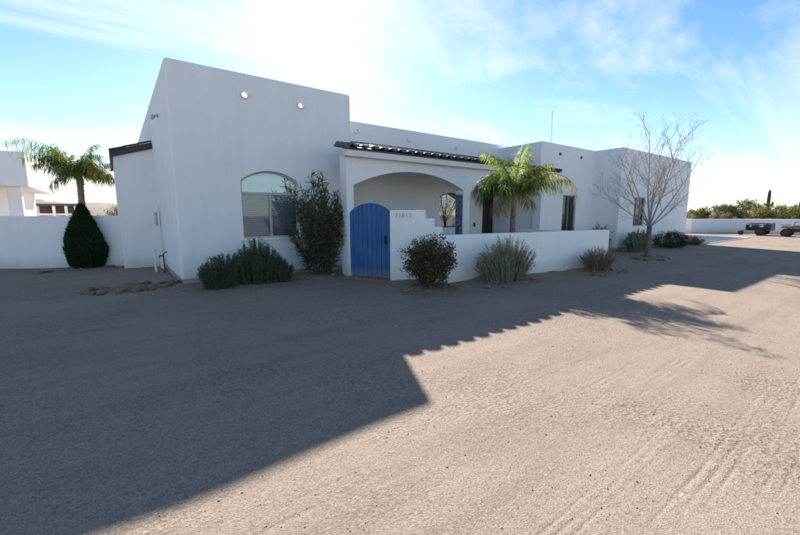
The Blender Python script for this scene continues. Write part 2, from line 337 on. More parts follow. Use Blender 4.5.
# front-left block with arched window recess and two parapet outlets that pierce the parapet
L = carve('front_block', bx(0, WL, 0, 13.2, ZB, ZL), [bx(.32, WL-.32, .32, 12.9, 4.2, 6), prism_xz(arch_poly(1.45, 2.95, 1.06, 2.52, 2.78), -.2, .42),
          cyl_y(1.66, 4.56, .095, -.3, .6), cyl_y(3.09, 4.54, .095, -.3, .6)], 'stucco', house, .06)
Cb = carve('central_block', bx(4.4, 16.0, YC, 11, ZB, ZC), [bx(4.7, 15.7, YC+.32, 10.7, 3.9, 6), prism_xz(arch_poly(9.02, 10.3, 1.14, 2.32, 2.5), YC-.2, YC+.35), bx(11.5, 12.34, YC-.2, YC+.3, ZB-.2, 2.72),
          cyl_y(5.36, 4.33, .07, YC-.3, YC+.6), cyl_y(7.5, 4.30, .07, YC-.3, YC+.6), cyl_y(9.85, 4.24, .07, YC-.3, YC+.6)], 'stucco', house, .03)
Mb = carve('entry_block', bx(XM, XR+.6, YM, 9, ZB, ZM), [bx(XM+.3, XR+.3, YM+.3, 8.7, 3.9, 6), bx(14.03, 15.08, YM-.2, YM+.32, .88, 2.44), cyl_y(13.63, 4.07, .06, YM-.2, YM+.12), cyl_y(15.26, 4.06, .06, YM-.2, YM+.12)], 'stucco', house, .03)
Rb = carve('garage_block', bx(XR, XR+WR, YR, 8, ZB, ZR), [bx(XR+.3, XR+WR-.3, YR+.3, 7.7, 3.9, 6), bx(17.95, 19.1, YR-.2, YR+.32, 1.08, 2.40)], 'stucco', house, .03)
carve('rear_wing', bx(XR+WR-.2, 35.2, 1.95, 9, ZB, 3.5), [bx(27, 34.9, 2.25, 8.7, 3.2, 5)], 'stucco', house, .03)
fm = MB(); e_ = .025
for a in ((e_, WL-e_, e_, 13), (4.5, 15.9, YC+e_, 10.9), (XM+e_, XR+.5, YM+e_, 8.9), (XR+e_, XR+WR-e_, YR+e_, 7.9), (XR+WR-.1, 35.1, 1.98, 8.9)): fm.box(*a, -.15, ZB+.02)
fm.build('foundation', 'concrete', house)
bx(4.62, XM-.01, -1.2, YC-.005, -.1, .06).build('porch_floor', 'concrete', house)

# porch: arcade wall, ceiling, fascia, tiled roof
YA = -1.27
ac = carve('arcade_wall', bx(3.73, 13.0, YA, YA+.36, -.12, 3.19), [prism_xz(arch_poly(3.93, 8.0, -1, 2.42, 2.87, 24), YA-.3, YA+.7), prism_xz(arch_poly(8.30, 12.28, -1, 2.36, 2.87, 24), YA-.3, YA+.7)], 'stucco', house, .02)
bx(4.61, XM-.002, YA+.362, YC-.002, 3.02, 3.12).build('porch_ceiling', 'stucco', house)
bx(3.62, 13.12, -1.47, YA-.002, 3.12, 3.28).build('fascia', 'trim', house, bev=.012)
EY, EZ, SL = -1.52, 3.315, .235        # eave line and slope
def rz(y): return EZ+SL*(y-EY)
sg = math.atan(SL)
roof = MB()
def slab(x0, x1, y0, y1, th=.05):
    vs = [(x0, y0, rz(y0)-th), (x1, y0, rz(y0)-th), (x1, y1, rz(y1)-th), (x0, y1, rz(y1)-th), (x0, y0, rz(y0)), (x1, y0, rz(y0)), (x1, y1, rz(y1)), (x0, y1, rz(y1))]
    roof.add(vs, [(3, 2, 1, 0), (4, 5, 6, 7), (0, 1, 5, 4), (1, 2, 6, 5), (2, 3, 7, 6), (3, 0, 4, 7)])
slab(4.612, XM-.004, EY+.04, YC-.004); slab(3.6, 4.610, EY+.04, -.86); slab(XM-.002, 13.14, EY+.04, YM-.004)
ro = roof.build('porch_roof', 'darkedge', house)
def barrel(r0, r1, L_, th=.016, n=7, flip=1):
    vs = []
    for y, r in ((0, r0), (L_, r1)):
        for rr in (r, r-th):
            for k in range(n):
                a = math.pi*k/(n-1); vs.append((rr*math.cos(a), y, flip*rr*math.sin(a)*.95))
    fs = []; o = lambda s_, l, k: s_*2*n+l*n+k
    for k in range(n-1):
        fs += [(o(0, 0, k), o(1, 0, k), o(1, 0, k+1), o(0, 0, k+1)), (o(0, 1, k+1), o(1, 1, k+1), o(1, 1, k), o(0, 1, k)), (o(0, 0, k), o(0, 0, k+1), o(0, 1, k+1), o(0, 1, k)), (o(1, 0, k+1), o(1, 0, k), o(1, 1, k), o(1, 1, k+1))]
    fs += [(o(0, 0, 0), o(0, 1, 0), o(1, 1, 0), o(1, 0, 0)), (o(0, 0, n-1), o(1, 0, n-1), o(1, 1, n-1), o(0, 1, n-1))]
    m_ = MB(); m_.add(vs, fs); return m_
tile_me = None; SP = .30
cols = [3.75+SP*i for i in range(32)]
TL = .43; EXP = .37; pans = MB()
for x in cols:
    y1 = -.86 if x < 4.7 else (YC-.03 if x < XM-.08 else YM-.02)
    k = 0; y = EY-.05
    while y < y1-.1:
        L_ = min(TL, (y1-y))
        if tile_me is None:
            t_ = barrel(.092, .078, TL).build('tile', 'tile', ro, smooth=False); tile_me = t_.data; o_ = t_
        else:
            o_ = bpy.data.objects.new('tile', tile_me); COL.objects.link(o_); attach(o_, ro)
        o_.location = (x+random.uniform(-.006, .006), y, rz(y)+.04+random.uniform(-.003, .004)); o_.rotation_euler = (sg+.03, 0, random.uniform(-.012, .012)); o_.scale = (1, L_/TL, .58)
        y += EXP; k += 1
    if x < cols[-1]:
        p_ = barrel(.085, .085, (y1-EY)/math.cos(sg), flip=-1); mt = Matrix.Translation((x+SP/2, EY-.02, rz(EY-.02)+.10)) @ Matrix.Rotation(sg, 4, 'X')
        pans.add([mt @ Vector(v) for v in p_.v], p_.f)
pans.build('pan_tiles', 'tile', ro)
for xe, ya, yb in ((3.63, EY-.03, -1.02), (13.13, EY-.03, YM-.01)):
    mm = MB(); mm.tube([(xe, ya, rz(ya)+.03), (xe, yb, rz(yb)+.03)], .07, 10); mm.build('rake_tile', 'tile', ro, smooth=False)

# lean-to on the left side, mono-pitch roof falling away from the house
XS, YS = -1.03, 4.63
mm = MB(); mm.add([(XS, YS, -.1), (.01, YS, -.1), (.01, YS, 3.76), (XS, YS, 3.43), (XS, 9.2, -.1), (.01, 9.2, -.1), (.01, 9.2, 3.76), (XS, 9.2, 3.43)], [(0, 1, 2, 3), (7, 6, 5, 4), (0, 3, 7, 4), (3, 2, 6, 7), (0, 4, 5, 1)])
lt = mm.build('lean_to', 'stucco', house)
mm = MB(); y0, y1 = YS-.10, 9.3; xa, xb = XS-.09, -.012; za, zb = 3.40, 3.765
mm.add([(xa, y0, za), (xb, y0, zb), (xb, y0, zb+.17), (xa, y0, za+.20), (xa, y1, za), (xb, y1, zb), (xb, y1, zb+.17), (xa, y1, za+.20)], [(0, 1, 2, 3), (7, 6, 5, 4), (0, 3, 7, 4), (3, 2, 6, 7), (1, 0, 4, 5), (2, 1, 5, 6)])
tp = mm.build('lean_to_roof', 'darkedge', house, bev=.02)
for k in range(3):
    mm = MB(); t0 = k/3; t1 = (k+1)/3+.03; f_ = lambda t: (xa+(xb-xa)*min(t, 1), y0-.012, za+.215+(zb-za-.03)*min(t, 1)+.012*k)
    mm.tube([f_(t0), f_(t1)], .028, 8); mm.build('rake_tile', 'darkedge', tp)

# windows
def sash(name, polyfn, y, depth, frame_mat, mull, glass, blind, x0, x1, z0, z1, transom=None, back='dark', curtains=False):
    wn = carve(name, polyfn(0), [polyfn(.045)], frame_mat, house)
    fb = MB()
    if mull:
        for xm in mull: fb.box(xm-.028, xm+.028, y+.062, y+.118, z0+.03, transom if transom else z1-.03)
    if transom: fb.box(x0+.03, x1-.03, y+.060, y+.120, transom-.03, transom+.03)
    if fb.v: fb.build('mullion', frame_mat, wn)
    if transom: bounds = [x0+.045]+[v for m_ in mull for v in (m_-.028, m_+.028)]+[x1-.045]
    else: bounds = [x0+.045]+[v for m_ in (mull or []) for v in (m_-.028, m_+.028)]+[x1-.045]
    top = (transom-.03) if transom else z1-.045
    for i in range(0, len(bounds), 2): bx(bounds[i]-.004, bounds[i+1]+.004, y+.086, y+.092, z0+.04, top+.004).build('pane', glass, wn)
    if transom:
        pp = [q_ for q_ in glass_arch]; prism_xz(pp, y+.086, y+.092).build('arched_pane', 'glassa', wn)
    if blind:
        bm_ = MB(); z = z0+.06; sl = MB()
        while z < z1-.02:
            hw = (x1-x0)/2-.05
            if transom and z > 2.50:
                hw = max(.1, hw*math.sqrt(max(0, 1-((z-2.45)/.36)**2)))
            xc = (x0+x1)/2; bm_.add([(xc-hw, y+.19, z), (xc+hw, y+.19, z), (xc+hw, y+.165, z+.042), (xc-hw, y+.165, z+.042)], [(0, 1, 2, 3)]); z += .05
        bm_.build('blind', 'blind', wn)
    if curtains:
        cm = MB()
        for (ca, cb2) in curtains:
            N = 24; vs = []
            for i in range(N+1):
                x = ca+(cb2-ca)*i/N; vs += [(x, y+.2+.018*math.sin(i*1.7), z0+.02), (x, y+.2+.018*math.sin(i*1.7+.4), z1-.02)]
            cm.add(vs, [(2*i, 2*i+2, 2*i+3, 2*i+1) for i in range(N)])
        cm.build('curtain', 'curtain', wn)
    bx(x0+.004, x1-.004, y+.27, y+.29, z0+.004, z1-.01).build('dark_room_panel', back, wn)  # black panel closing the recess, standing in for the unlit room
    return wn
def rectfr(x0, x1, z0, z1, y):
    return lambda i: bx(x0+i+.002, x1-i-.002, y+.055-(i > 0)*.05, y+.125+(i > 0)*.05, z0+i+.002, z1-i-.002)
glass_arch = arch_poly(1.49, 2.91, 2.24, 2.49, 2.738)
aw = lambda i: prism_xz(arch_poly(1.452+i, 2.948-i, 1.062+i, 2.52-i*.5, 2.778-i), .105-(i > 0)*.05, .175+(i > 0)*.05)
sash('arched_window', aw, .05, 0, 'framew', [2.2], 'glass', True, 1.452, 2.948, 1.062, 2.5, transom=2.21)
bx(1.40, 3.0, -.03, .04, 1.00, 1.058).build('window_sill', 'stucco', house, bev=.01)
sash('entry_window', rectfr(14.03, 15.08, .88, 2.44, YM), YM, 0, 'frame', [14.55], 'glass', False, 14.03, 15.08, .88, 2.44, curtains=[(14.32, 14.80)])
sash('garage_window', rectfr(17.95, 19.1, 1.08, 2.40, YR), YR, 0, 'frame', [18.3, 18.75], 'glass', False, 17.95, 19.1, 1.08, 2.40, curtains=[(18.32, 18.73)])
pw = carve('porch_window', prism_xz(arch_poly(9.022, 10.298, 1.142, 2.32, 2.498), YC+.05, YC+.11), [prism_xz(arch_poly(9.062, 10.258, 1.182, 2.30, 2.455), YC-.05, YC+.2)], 'iron', house)
prism_xz(arch_poly(9.058, 10.262, 1.178, 2.30, 2.458), YC+.075, YC+.081).build('pane', 'glassp', pw)
bx(9.03, 10.29, YC+.26, YC+.28, 1.15, 2.45).build('dark_room_panel', 'dark', pw)  # same black backing in place of an unlit room
bp = bx(7.985, 7.998, YA+.03, YA+.335, .3, 2.30).build('blue_tile_lining', 'grout', house)
for k in range(13):
    for j in range(2): bx(7.974, 7.986, YA+.036+j*.149, YA+.181+j*.149, .31+k*.152, .456+k*.152).build('glazed_tile', 'bluetile', bp)
dr = bx(11.52, 12.32, YC+.12, YC+.17, .05, 2.70).build('front_door', 'door', house)
for z0_, z1_ in ((.2, .9), (1.0, 1.75), (1.85, 2.55)):
    for x0_, x1_ in ((11.6, 11.88), (11.96, 12.24)): bx(x0_, x1_, YC+.10, YC+.121, z0_, z1_).build('panel', 'door', dr, bev=.008)
mm = MB(); mm.tube([(11.6, YC+.08, 1.0), (11.6, YC+.05, 1.02), (11.6, YC+.05, 1.22), (11.6, YC+.08, 1.24)], .012, 6); mm.build('handle', 'iron', dr)
bl = bx(10.95, 11.05, YC-.03, YC-.002, 1.14, 1.30).build('doorbell', 'iron', house, bev=.008)

# parapet outlet collars
def collar(x, z, r, y, mat='white'):
    m_ = MB(); n_ = 18; vs = []
    for yy in (y-.045, y+.06):
        for rr in (r-.003, r-.022):
            vs += [(x+rr*math.cos(2*math.pi*k/n_), yy, z+rr*math.sin(2*math.pi*k/n_)) for k in range(n_)]
    fs = []
    for k in range(n_):
        k2 = (k+1) % n_; fs += [(k, k2, n_+k2, n_+k), (2*n_+k2, 2*n_+k, 3*n_+k, 3*n_+k2), (k2, k, 2*n_+k, 2*n_+k2), (n_+k, n_+k2, 3*n_+k2, 3*n_+k)]
    m_.add(vs, fs); m_.build('roof_outlet', mat, house)
for x, z in ((1.66, 4.56), (3.09, 4.54)): collar(x, z, .095, 0)
for x, z in ((5.36, 4.33), (7.5, 4.30), (9.85, 4.24)): collar(x, z, .07, YC)
for x, z in ((13.63, 4.07), (15.26, 4.06)): collar(x, z, .06, YM, 'clay')

# floodlight, utility conduits and meter box on the left wall, antenna
fl = bx(-.04, -.002, 2.0, 2.1, 4.21, 4.29).build('floodlight', 'grey', house, bev=.01)
for s_ in (-1, 1):
    m_ = MB(); m_.tube([(-.05, 2.05+s_*.05, 4.25), (-.09, 2.05+s_*.10, 4.22)], .01, 6); m_.tube([(-.07, 2.05+s_*.08, 4.23), (-.14, 2.05+s_*.15, 4.19)], [.02, .038], 10); m_.build('lamp_head', 'grey', fl)
mb = bx(-.13, -.002, 3.95, 4.25, 1.35, 1.75).build('meter_box', 'grey', house, bev=.01)
bx(-.142, -.13, 4.0, 4.2, 1.4, 1.7).build('cover', 'white', mb, bev=.004)
for x, y, z1 in ((-.06, 4.1, 1.36), (-.06, 3.7, 1.97), (-.07, 3.45, .95)):
    m_ = MB(); m_.tube([(x, y, -.05), (x, y, z1)], .03, 10); m_.build('conduit', 'white', house, smooth=False)
m_ = MB(); m_.tube([(-.28, 3.15, -.05), (-.28, 3.15, .62)], .035, 10); m_.tube([(-.28, 3.15, .62), (-.28, 3.15, .70)], .05, 10); m_.build('standpipe', 'white', house)
m_ = MB(); m_.tube([(-.1, 2.75, -.03), (-.1, 2.75, .55), (-.04, 2.75, .6), (.01, 2.75, .6)], .015, 8); m_.tube([(-.1, 2.75, .5), (-.19, 2.75, .5), (-.21, 2.75, .44)], .02, 8); m_.build('hose_bib', 'iron', house)
m_ = MB(); m_.tube([(19.47, 3, 3.9), (19.47, 3, 7.5)], .022, 6); m_.tube([(19.32, 3, 7.1), (19.62, 3, 7.1)], .008, 5); m_.tube([(19.38, 3, 7.3), (19.56, 3, 7.3)], .008, 5); m_.build('antenna', 'grey', house)

# ------------------------------------------------------------------ courtyard wall and gate
GA, GB = Vector((3.69, -1.33)), Vector((4.21, -2.52))
PATH = [(4.21, -2.52), (4.72, -3.19), (4.85, -3.36), (4.99, -3.52), (5.12, -3.595), (5.35, -3.625), (5.8, -3.64), (6.3, -3.68), (7.6, -3.88), (9.53, -4.19), (11.10, -4.49)]
gw = empty('courtyard_wall', (6.3, -3.6, 0), 'low white courtyard wall stepping down beside the blue gate', 'wall')
def strip(pts, th, z0, z1, name, mat, parent, side=1, bev=.02):
    pts = [Vector(p) for p in pts]; vs = []; N = len(pts)
    for i in range(N):
        d = (pts[min(i+1, N-1)]-pts[max(i-1, 0)]).normalized(); nrm = Vector((-d.y, d.x))*side
        for off in (0, th):
            for z in (z0, z1): vs.append((pts[i].x+nrm.x*off, pts[i].y+nrm.y*off, z))
    fs = [(0, 1, 3, 2), (4*N-4, 4*N-2, 4*N-1, 4*N-3)]
    for i in range(N-1):
        a, b_ = 4*i, 4*i+4; fs += [(a, b_, b_+1, a+1), (a+3, b_+3, b_+2, a+2), (a+1, b_+1, b_+3, a+3), (a+2, b_+2, b_, a)]
    m_ = MB(); m_.add(vs, fs); o_ = m_.build(name, mat, parent)
    b_ = bmesh.new(); b_.from_mesh(o_.data); bmesh.ops.recalc_face_normals(b_, faces=b_.faces)
    if bev: bmesh.ops.bevel(b_, geom=[e for e in b_.edges if len(e.link_faces) == 2 and e.calc_face_angle(0) > .8 and e.verts[0].co.z > .5 and e.verts[1].co.z > .5], offset=bev, segments=2, profile=.5, affect='EDGES')
    b_.to_mesh(o_.data); b_.free(); return o_
strip(PATH[0:2], .2, -.12, 1.76, 'wall_step', 'stucco2', gw)
strip(PATH[1:3], .2, -.12, 1.56, 'wall_step', 'stucco2', gw)
strip(PATH[2:4], .2, -.12, 1.36, 'wall_step', 'stucco2', gw)
strip(PATH[3:], .2, -.12, 1.165, 'wall_run', 'stucco2', gw)
strip([(11.098, -4.28), (11.099, -1.9), (11.1, -1.275)], .2, -.12, 1.10, 'wall_return', 'stucco2', gw)
strip([(3.70, -1.274), (3.702, -1.335)], .2, -.12, 1.8, 'gate_post', 'stucco2', gw)
# house number, raised metal figures
cu = bpy.data.curves.new('num', 'FONT'); cu.body = '31812'; cu.size = .155; cu.extrude = .006; cu.align_x = 'LEFT'; cu.space_character = 1.15
to = bpy.data.objects.new('num', cu); COL.objects.link(to); me = evalmesh(to); bpy.data.objects.remove(to)
dv = (Vector(PATH[1])-Vector(PATH[0])).normalized(); dv3 = Vector((dv.x, dv.y, 0)); nv = Vector((dv.y, -dv.x, 0))
p0 = Vector((4.21, -2.52, 1.585))+dv3*.12+nv*.007
me.transform(Matrix(((dv3.x, 0, nv.x, p0.x), (dv3.y, 0, nv.y, p0.y), (0, 1, 0, p0.z), (0, 0, 0, 1))))
MT['number'] = plain('weathered_number', (.56, .50, .49), (.50, .46, .46), .6, 8)
obj('house_number', me, 'number', gw)
# gate
gate = empty('garden_gate', ((GA.x+GB.x)/2, (GA.y+GB.y)/2, 0), 'arched blue plank gate with black latch in the white courtyard wall', 'gate')
gd = (GB-GA).normalized(); gn = Vector((gd.y, -gd.x)); GLn = (GB-GA).length
def gp(u, t, z): return Vector((GA.x+gd.x*u-gn.x*t, GA.y+gd.y*u-gn.y*t, z))
def gtop(u):
    c_ = GLn/2; h = GLn/2; r = .25; rad = (h*h+r*r)/(2*r); return 1.94-rad+math.sqrt(max(0, rad*rad-(u-c_)**2))
NP = 9; pwid = (GLn-.02)/NP
for i in range(NP):
    u0 = .01+i*pwid+.005; u1 = .01+(i+1)*pwid-.005; m_ = MB(); us = [u0+(u1-u0)*k/3 for k in range(4)]; vs = []
    off = .07+random.uniform(-.003, .003)
    for t in (off, off+.035):
        vs += [gp(u, t, .07) for u in us]+[gp(u, t, gtop(u)) for u in us]
    fs = []
    for k in range(3): fs += [(k, k+1, k+5, k+4), (8+k+1, 8+k, 8+k+4, 8+k+5), (4+k, 5+k, 13+k, 12+k), (k+1, k, 8+k, 9+k)]
    fs += [(0, 4, 12, 8), (3, 11, 15, 7)]; m_.add(vs, fs); m_.build('plank', 'blue', gate, bev=.004)
for z in (.35, 1.0, 1.6):
    m_ = MB(); vs = [gp(u, t, zz) for zz in (z-.05, z+.05) for u, t in ((.03, .106), (GLn-.03, .106), (GLn-.03, .135), (.03, .135))]
    m_.add(vs, [(3, 2, 1, 0), (4, 5, 6, 7), (0, 1, 5, 4), (1, 2, 6, 5), (2, 3, 7, 6), (3, 0, 4, 7)]); m_.build('ledge', 'blue', gate)
def gbox(u0, u1, t0, t1, z0, z1, name, mat):
    m_ = MB(); m_.add([gp(u, t, zz) for zz in (z0, z1) for u, t in ((u0, t0), (u1, t0), (u1, t1), (u0, t1))], [(3, 2, 1, 0), (4, 5, 6, 7), (0, 1, 5, 4), (1, 2, 6, 5), (2, 3, 7, 6), (3, 0, 4, 7)]); return m_.build(name, mat, gate, bev=.003)
gbox(GLn-.20, GLn-.13, .055, .068, .92, 1.14, 'latch_plate', 'iron')
m_ = MB(); m_.tube([gp(GLn-.165, .06, 1.12), gp(GLn-.165, .015, 1.10), gp(GLn-.165, .012, .97), gp(GLn-.165, .06, .94)], .011, 8); m_.tube([gp(GLn-.19, .04, 1.14), gp(GLn-.14, .04, 1.15)], .008, 6); m_.build('handle', 'iron', gate)
st = bx(-.66, .66, -.16, .12, -.05, .055).build('gate_threshold', 'clay'); a_ = math.atan2(gd.y, gd.x); st.location = ((GA.x+GB.x)/2-gn.x*.06, (GA.y+GB.y)/2-gn.y*.06, 0); st.rotation_euler = (0, 0, a_)
tag(st, 'reddish brown threshold under the blue gate', 'step')

# ------------------------------------------------------------------ perimeter walls and neighbours
pwl = empty('perimeter_wall', (-4, 7, 0), 'plain white yard wall behind the cone shaped conifer', 'wall')
strip([(-14, 12.75), (-4.18, 6.95), (-1.02, 5.06)], .2, -.12, 1.655, 'wall_run', 'stucco', pwl)
fwl = empty('far_wall', (40, -2, 0), 'long pale yard wall in front of the desert scrub', 'wall')
strip([(36, 14), (38.4, 1.4), (41.2, -.6), (41.4, -1.4), (40.3, -5), (39, -12), (36, -26)], .2, -.12, 1.20, 'wall_run', 'stucco', fwl, 1)
gh = empty('guest_house', (-7, 16, 0), 'white flat roofed outbuilding with deep fascia behind the yard wall', 'building')
carve('roof_fascia', bx(-13, -4.16, 14, 22, 2.98, 4.49), [bx(-12.7, -4.46, 14.3, 21.7, 4.1, 5)], 'stucco', gh, .03)
carve('rear_wall', bx(-12.5, -4.9, 16.6, 21.5, -.1, 2.98), [prism_xz(arch_poly(-7.2, -5.85, -1, 2.1, 2.5), 16, 17.1), bx(-12, -5.2, 16.9, 21.2, .1, 2.9)], 'stucco', gh)
bx(-4.98, -4.5, 14.5, 14.9, -.1, 2.98).build('porch_post', 'stucco', gh, bev=.02)
bx(-12.5, -12.1, 14.5, 14.9, -.1, 2.98).build('porch_post', 'stucco', gh, bev=.02)
rm = empty('ramada', (-3.6, 26, 0), 'dark brown open shed with pale posts beyond the yard wall', 'shed')
bx(-5.6, -3.3, 26, 29, 2.35, 2.5).build('roof', 'darkedge', rm); bx(-5.6, -3.3, 28.7, 28.8, .1, 2.35).build('back_wall', 'brownwood', rm)
for x in (-5.5, -4.55, -3.9, -3.38): bx(x-.08, x+.08, 26.05, 26.2, -.1, 2.35).build('post', 'white', rm)
bx(-5.4, -3.4, 26.1, 26.16, 1.7, 1.82).build('rail', 'white', rm)

# ------------------------------------------------------------------ plants
def rc(a, b, j=.15):
    t = random.random(); return tuple(max(.002, (x+(y-x)*t)*random.uniform(1-j, 1+j)) for x, y in zip(a, b))
def rdir():
    v = Vector((random.gauss(0, 1), random.gauss(0, 1), random.gauss(0, 1))); return v.normalized()
def shoots(base, n, h, spread, leafL, leafW, per, ca, cb, mat='leaf', stem='stem', up_=1.0, start=.25, rad0=.15, droop=.1, root=None, leaf_ang=.8, srad=.006, whorl=1, hv=.3):
    """upright multi-stem plant: stems fan from the base, leaves along each stem"""
    st_ = MB(); lf = MB(); bz = base[2]
    for i in range(n):
        a = random.uniform(0, 2*math.pi); rr = math.sqrt(random.random()); hh = h*(1-.45*rr**2)*random.uniform(1-hv, 1)
        p0_ = Vector((base[0]+math.cos(a)*rad0*rr*spread[0], base[1]+math.sin(a)*rad0*rr*spread[1], bz-.03))
        e = Vector((base[0]+math.cos(a)*rr*spread[0]*up_, base[1]+math.sin(a)*rr*spread[1]*up_, bz+hh))
        mid = p0_.lerp(e, .5)+Vector((-math.cos(a)*.12*rr*spread[0], -math.sin(a)*.12*rr*spread[1], .05*hh))
        pts = []
        for k in range(6):
            t = k/5; q_ = p0_*(1-t)**2+mid*2*t*(1-t)+e*t*t; q_.z -= droop*hh*rr*max(0, t-.6); q_ += rdir()*.012*h; pts.append(q_)
        st_.tube(pts, [srad*(1-.7*k/5) for k in range(6)], 4, False)
        tone = random.uniform(.75, 1.2)
        for k in range(per):
            t = start+(1-start)*(k+random.random())/per; f_ = t*5; i0 = min(4, int(f_)); pt = pts[i0].lerp(pts[i0+1], f_-i0); d0 = (pts[i0+1]-pts[i0]).normalized()
            for w_ in range(whorl):
                d = (d0*(1-leaf_ang)+rdir()*leaf_ang).normalized()
                c_ = rc(ca, cb); lf.leaf(pt, d, rdir(), leafL*random.uniform(.6, 1.15), leafW*random.uniform(.7, 1.2), tuple(x*tone for x in c_), random.uniform(0, .35))
    s = st_.build('stems', stem, root); f = lf.build('foliage', mat, root); return s, f
def clumps(base, radii, nclump, per, csize, leafL, leafW, ca, cb, mat, root, name='foliage', shell=.55, floor=.02):
    lf = MB()
    for i in range(nclump):
        d = rdir(); r = shell+(1-shell)*random.random()**.6
        c0 = Vector((base[0]+d.x*radii[0]*r, base[1]+d.y*radii[1]*r, base[2]+d.z*radii[2]*r)); tone = random.uniform(.6, 1.3)
        cs = csize*random.uniform(.6, 1.4)
        for k in range(per):
            p_ = c0+rdir()*cs*random.random()**.5
            if p_.z < floor: continue
            lf.leaf(p_, (rdir()+d*.5), rdir(), leafL*random.uniform(.6, 1.3), leafW*random.uniform(.6, 1.3), tuple(x*tone for x in rc(ca, cb)), random.uniform(0, .4))
    return lf.build(name, mat, root)
def branchy(st_, p, d, L_, r, depth, nseg=3, spread=.6, up_=.15, minr=.003, kids=(2, 3), tips=None):
    pts = [Vector(p)]; dd = Vector(d).normalized()
    for k in range(nseg):
        dd = (dd+rdir()*.14+Vector((0, 0, up_*.3))).normalized(); pts.append(pts[-1]+dd*L_/nseg)
    rr = [max(minr, r*(1-.35*k/nseg)) for k in range(nseg+1)]
    st_.tube(pts, rr, 6 if r > .02 else (4 if r > .008 else 3), False)
    if tips is not None and depth <= 1: tips.append(pts[-1])
    if depth <= 0: return
    for k in range(random.randint(*kids)):
        t = random.uniform(.45, 1.0) if k else 1.0
        i0 = min(nseg-1, int(t*nseg)); q_ = pts[i0].lerp(pts[i0+1], t*nseg-i0)
        nd_ = (dd+rdir()*spread).normalized()
        branchy(st_, q_, nd_, L_*random.uniform(.6, .82), rr[-1]*random.uniform(.6, .85), depth-1, nseg, spread, up_, minr, kids, tips)

# rosemary clump under the arched window: two mounds of upright shoots
rt_ = empty('rosemary_shrub', (1.3, -.75, 0), 'spreading dark green upright shrub below the arched window', 'shrub')
for bx_, by_, n_, h_, sx_, sy_ in ((1.5, -.85, 210, 1.12, .62, .5), (.72, -.9, 150, .80, .52, .42), (2.0, -.85, 120, .66, .40, .42)):
    shoots((bx_, by_, gz(bx_, by_)), n_, h_, (sx_, sy_), .065, .012, 55, (.06, .085, .045), (.12, .15, .085), 'dense', 'stem', 1.0, .04, .72, .05, rt_, .7, .007, 2, .4)
# oleander
ol = empty('oleander', (3.2, -.72, 0), 'tall airy oleander with narrow leaves between the window and blue gate', 'shrub')
shoots((3.22, -.72, gz(3.2, -.7)), 50, 2.85, (.98, .5), .21, .028, 40, (.06, .075, .042), (.15, .15, .09), 'leaf', 'stem', 1.0, .12, .32, .06, ol, .68, .011, 3, .33)
# rounded shrub at steps
rs_ = empty('round_shrub', (4.35, -3.6, 0), 'rounded dark shrub with brownish leaves under the stepped wall', 'shrub')
bz_ = gz(4.4, -3.6)
clumps((4.42, -3.72, bz_+.58), (.62, .52, .56), 150, 34, .13, .06, .032, (.055, .07, .03), (.15, .115, .06), "leaf", rs_, shell=.35, floor=.05)
clumps((4.42, -3.72, bz_+.55), (.52, .44, .48), 40, 24, .13, .055, .03, (.14, .06, .035), (.17, .10, .05), 'leaf', rs_, 'russet_leaves', .5, .05)
sm = MB()
for k in range(26):
    a = random.uniform(0, 6.28); r = math.sqrt(random.random()); sm.tube([(4.42+.08*math.cos(a), -3.72+.08*math.sin(a), bz_-.03), (4.42+.35*r*math.cos(a), -3.72+.3*r*math.sin(a), bz_+.5), (4.42+.6*r*math.cos(a), -3.72+.5*r*math.sin(a), bz_+1.15-.35*r*r)], [.012, .008, .004], 4, False)
sm.build('stems', 'stem', rs_)
# grey green sage, sparse
sg_ = empty('sage_shrub', (6.35, -4.2, 0), 'airy grey green shrub against the low courtyard wall', 'shrub')
shoots((6.42, -4.28, gz(6.4, -4.2)), 330, 1.16, (1.06, .46), .036, .015, 46, (.20, .195, .14), (.31, .30, .225), 'dry', 'twig', 1.0, .08, .62, .08, sg_, .85, .005, 2, .5)
# dry shrub
dy = empty('dry_shrub', (9.8, -4.75, 0), 'small brown dry shrub at the free end of the courtyard wall', 'shrub')
shoots((9.9, -4.8, gz(9.8, -4.8)), 240, .74, (.80, .42), .032, .011, 36, (.16, .12, .065), (.26, .20, .12), 'dry', 'twig', 1.0, .08, .6, .12, dy, .85, .005, 2, .45)
# silver shrub, dark hedge mound and red brown tuft along the garage block
sv = empty('silver_shrub', (17.0, -2.95, 0), 'pale silvery shrub beneath the narrow garage window', 'shrub')
shoots((17.1, -2.95, 0.02), 190, 1.05, (1.05, .45), .065, .03, 40, (.17, .19, .13), (.30, .32, .25), 'dry', 'twig', 1.0, .1, .55, .06, sv, .85, .006, 2, .35)
hg = empty('hedge_mound', (20.6, -2.95, 0), 'low dense dark green mound shrub beside the bare tree trunk', 'shrub')
clumps((20.6, -3.05, .38), (1.4, .6, .4), 160, 40, .16, .06, .028, (.022, .04, .022), (.045, .07, .035), 'dense', hg, shell=.5, floor=.03)
m_ = MB()
for k in range(14): a = random.uniform(0, 6.28); r = random.random(); m_.tube([(20.75+.3*math.cos(a), -3.05+.1*math.sin(a), -.02), (20.75+1.5*r*math.cos(a), -3.05+.5*r*math.sin(a), .5)], [.02, .006], 4, False)
m_.build('stems', 'stem', hg)
rd = empty('russet_tuft', (23.6, -3.1, 0), 'small reddish brown dry tuft at the far corner of the garage block', 'shrub')
shoots((23.6, -3.15, 0.0), 90, .5, (.95, .4), .05, .016, 30, (.16, .085, .055), (.22, .13, .08), 'dry', 'twig', 1.0, .15, .3, .1, rd, .85, .005, 2, .4)
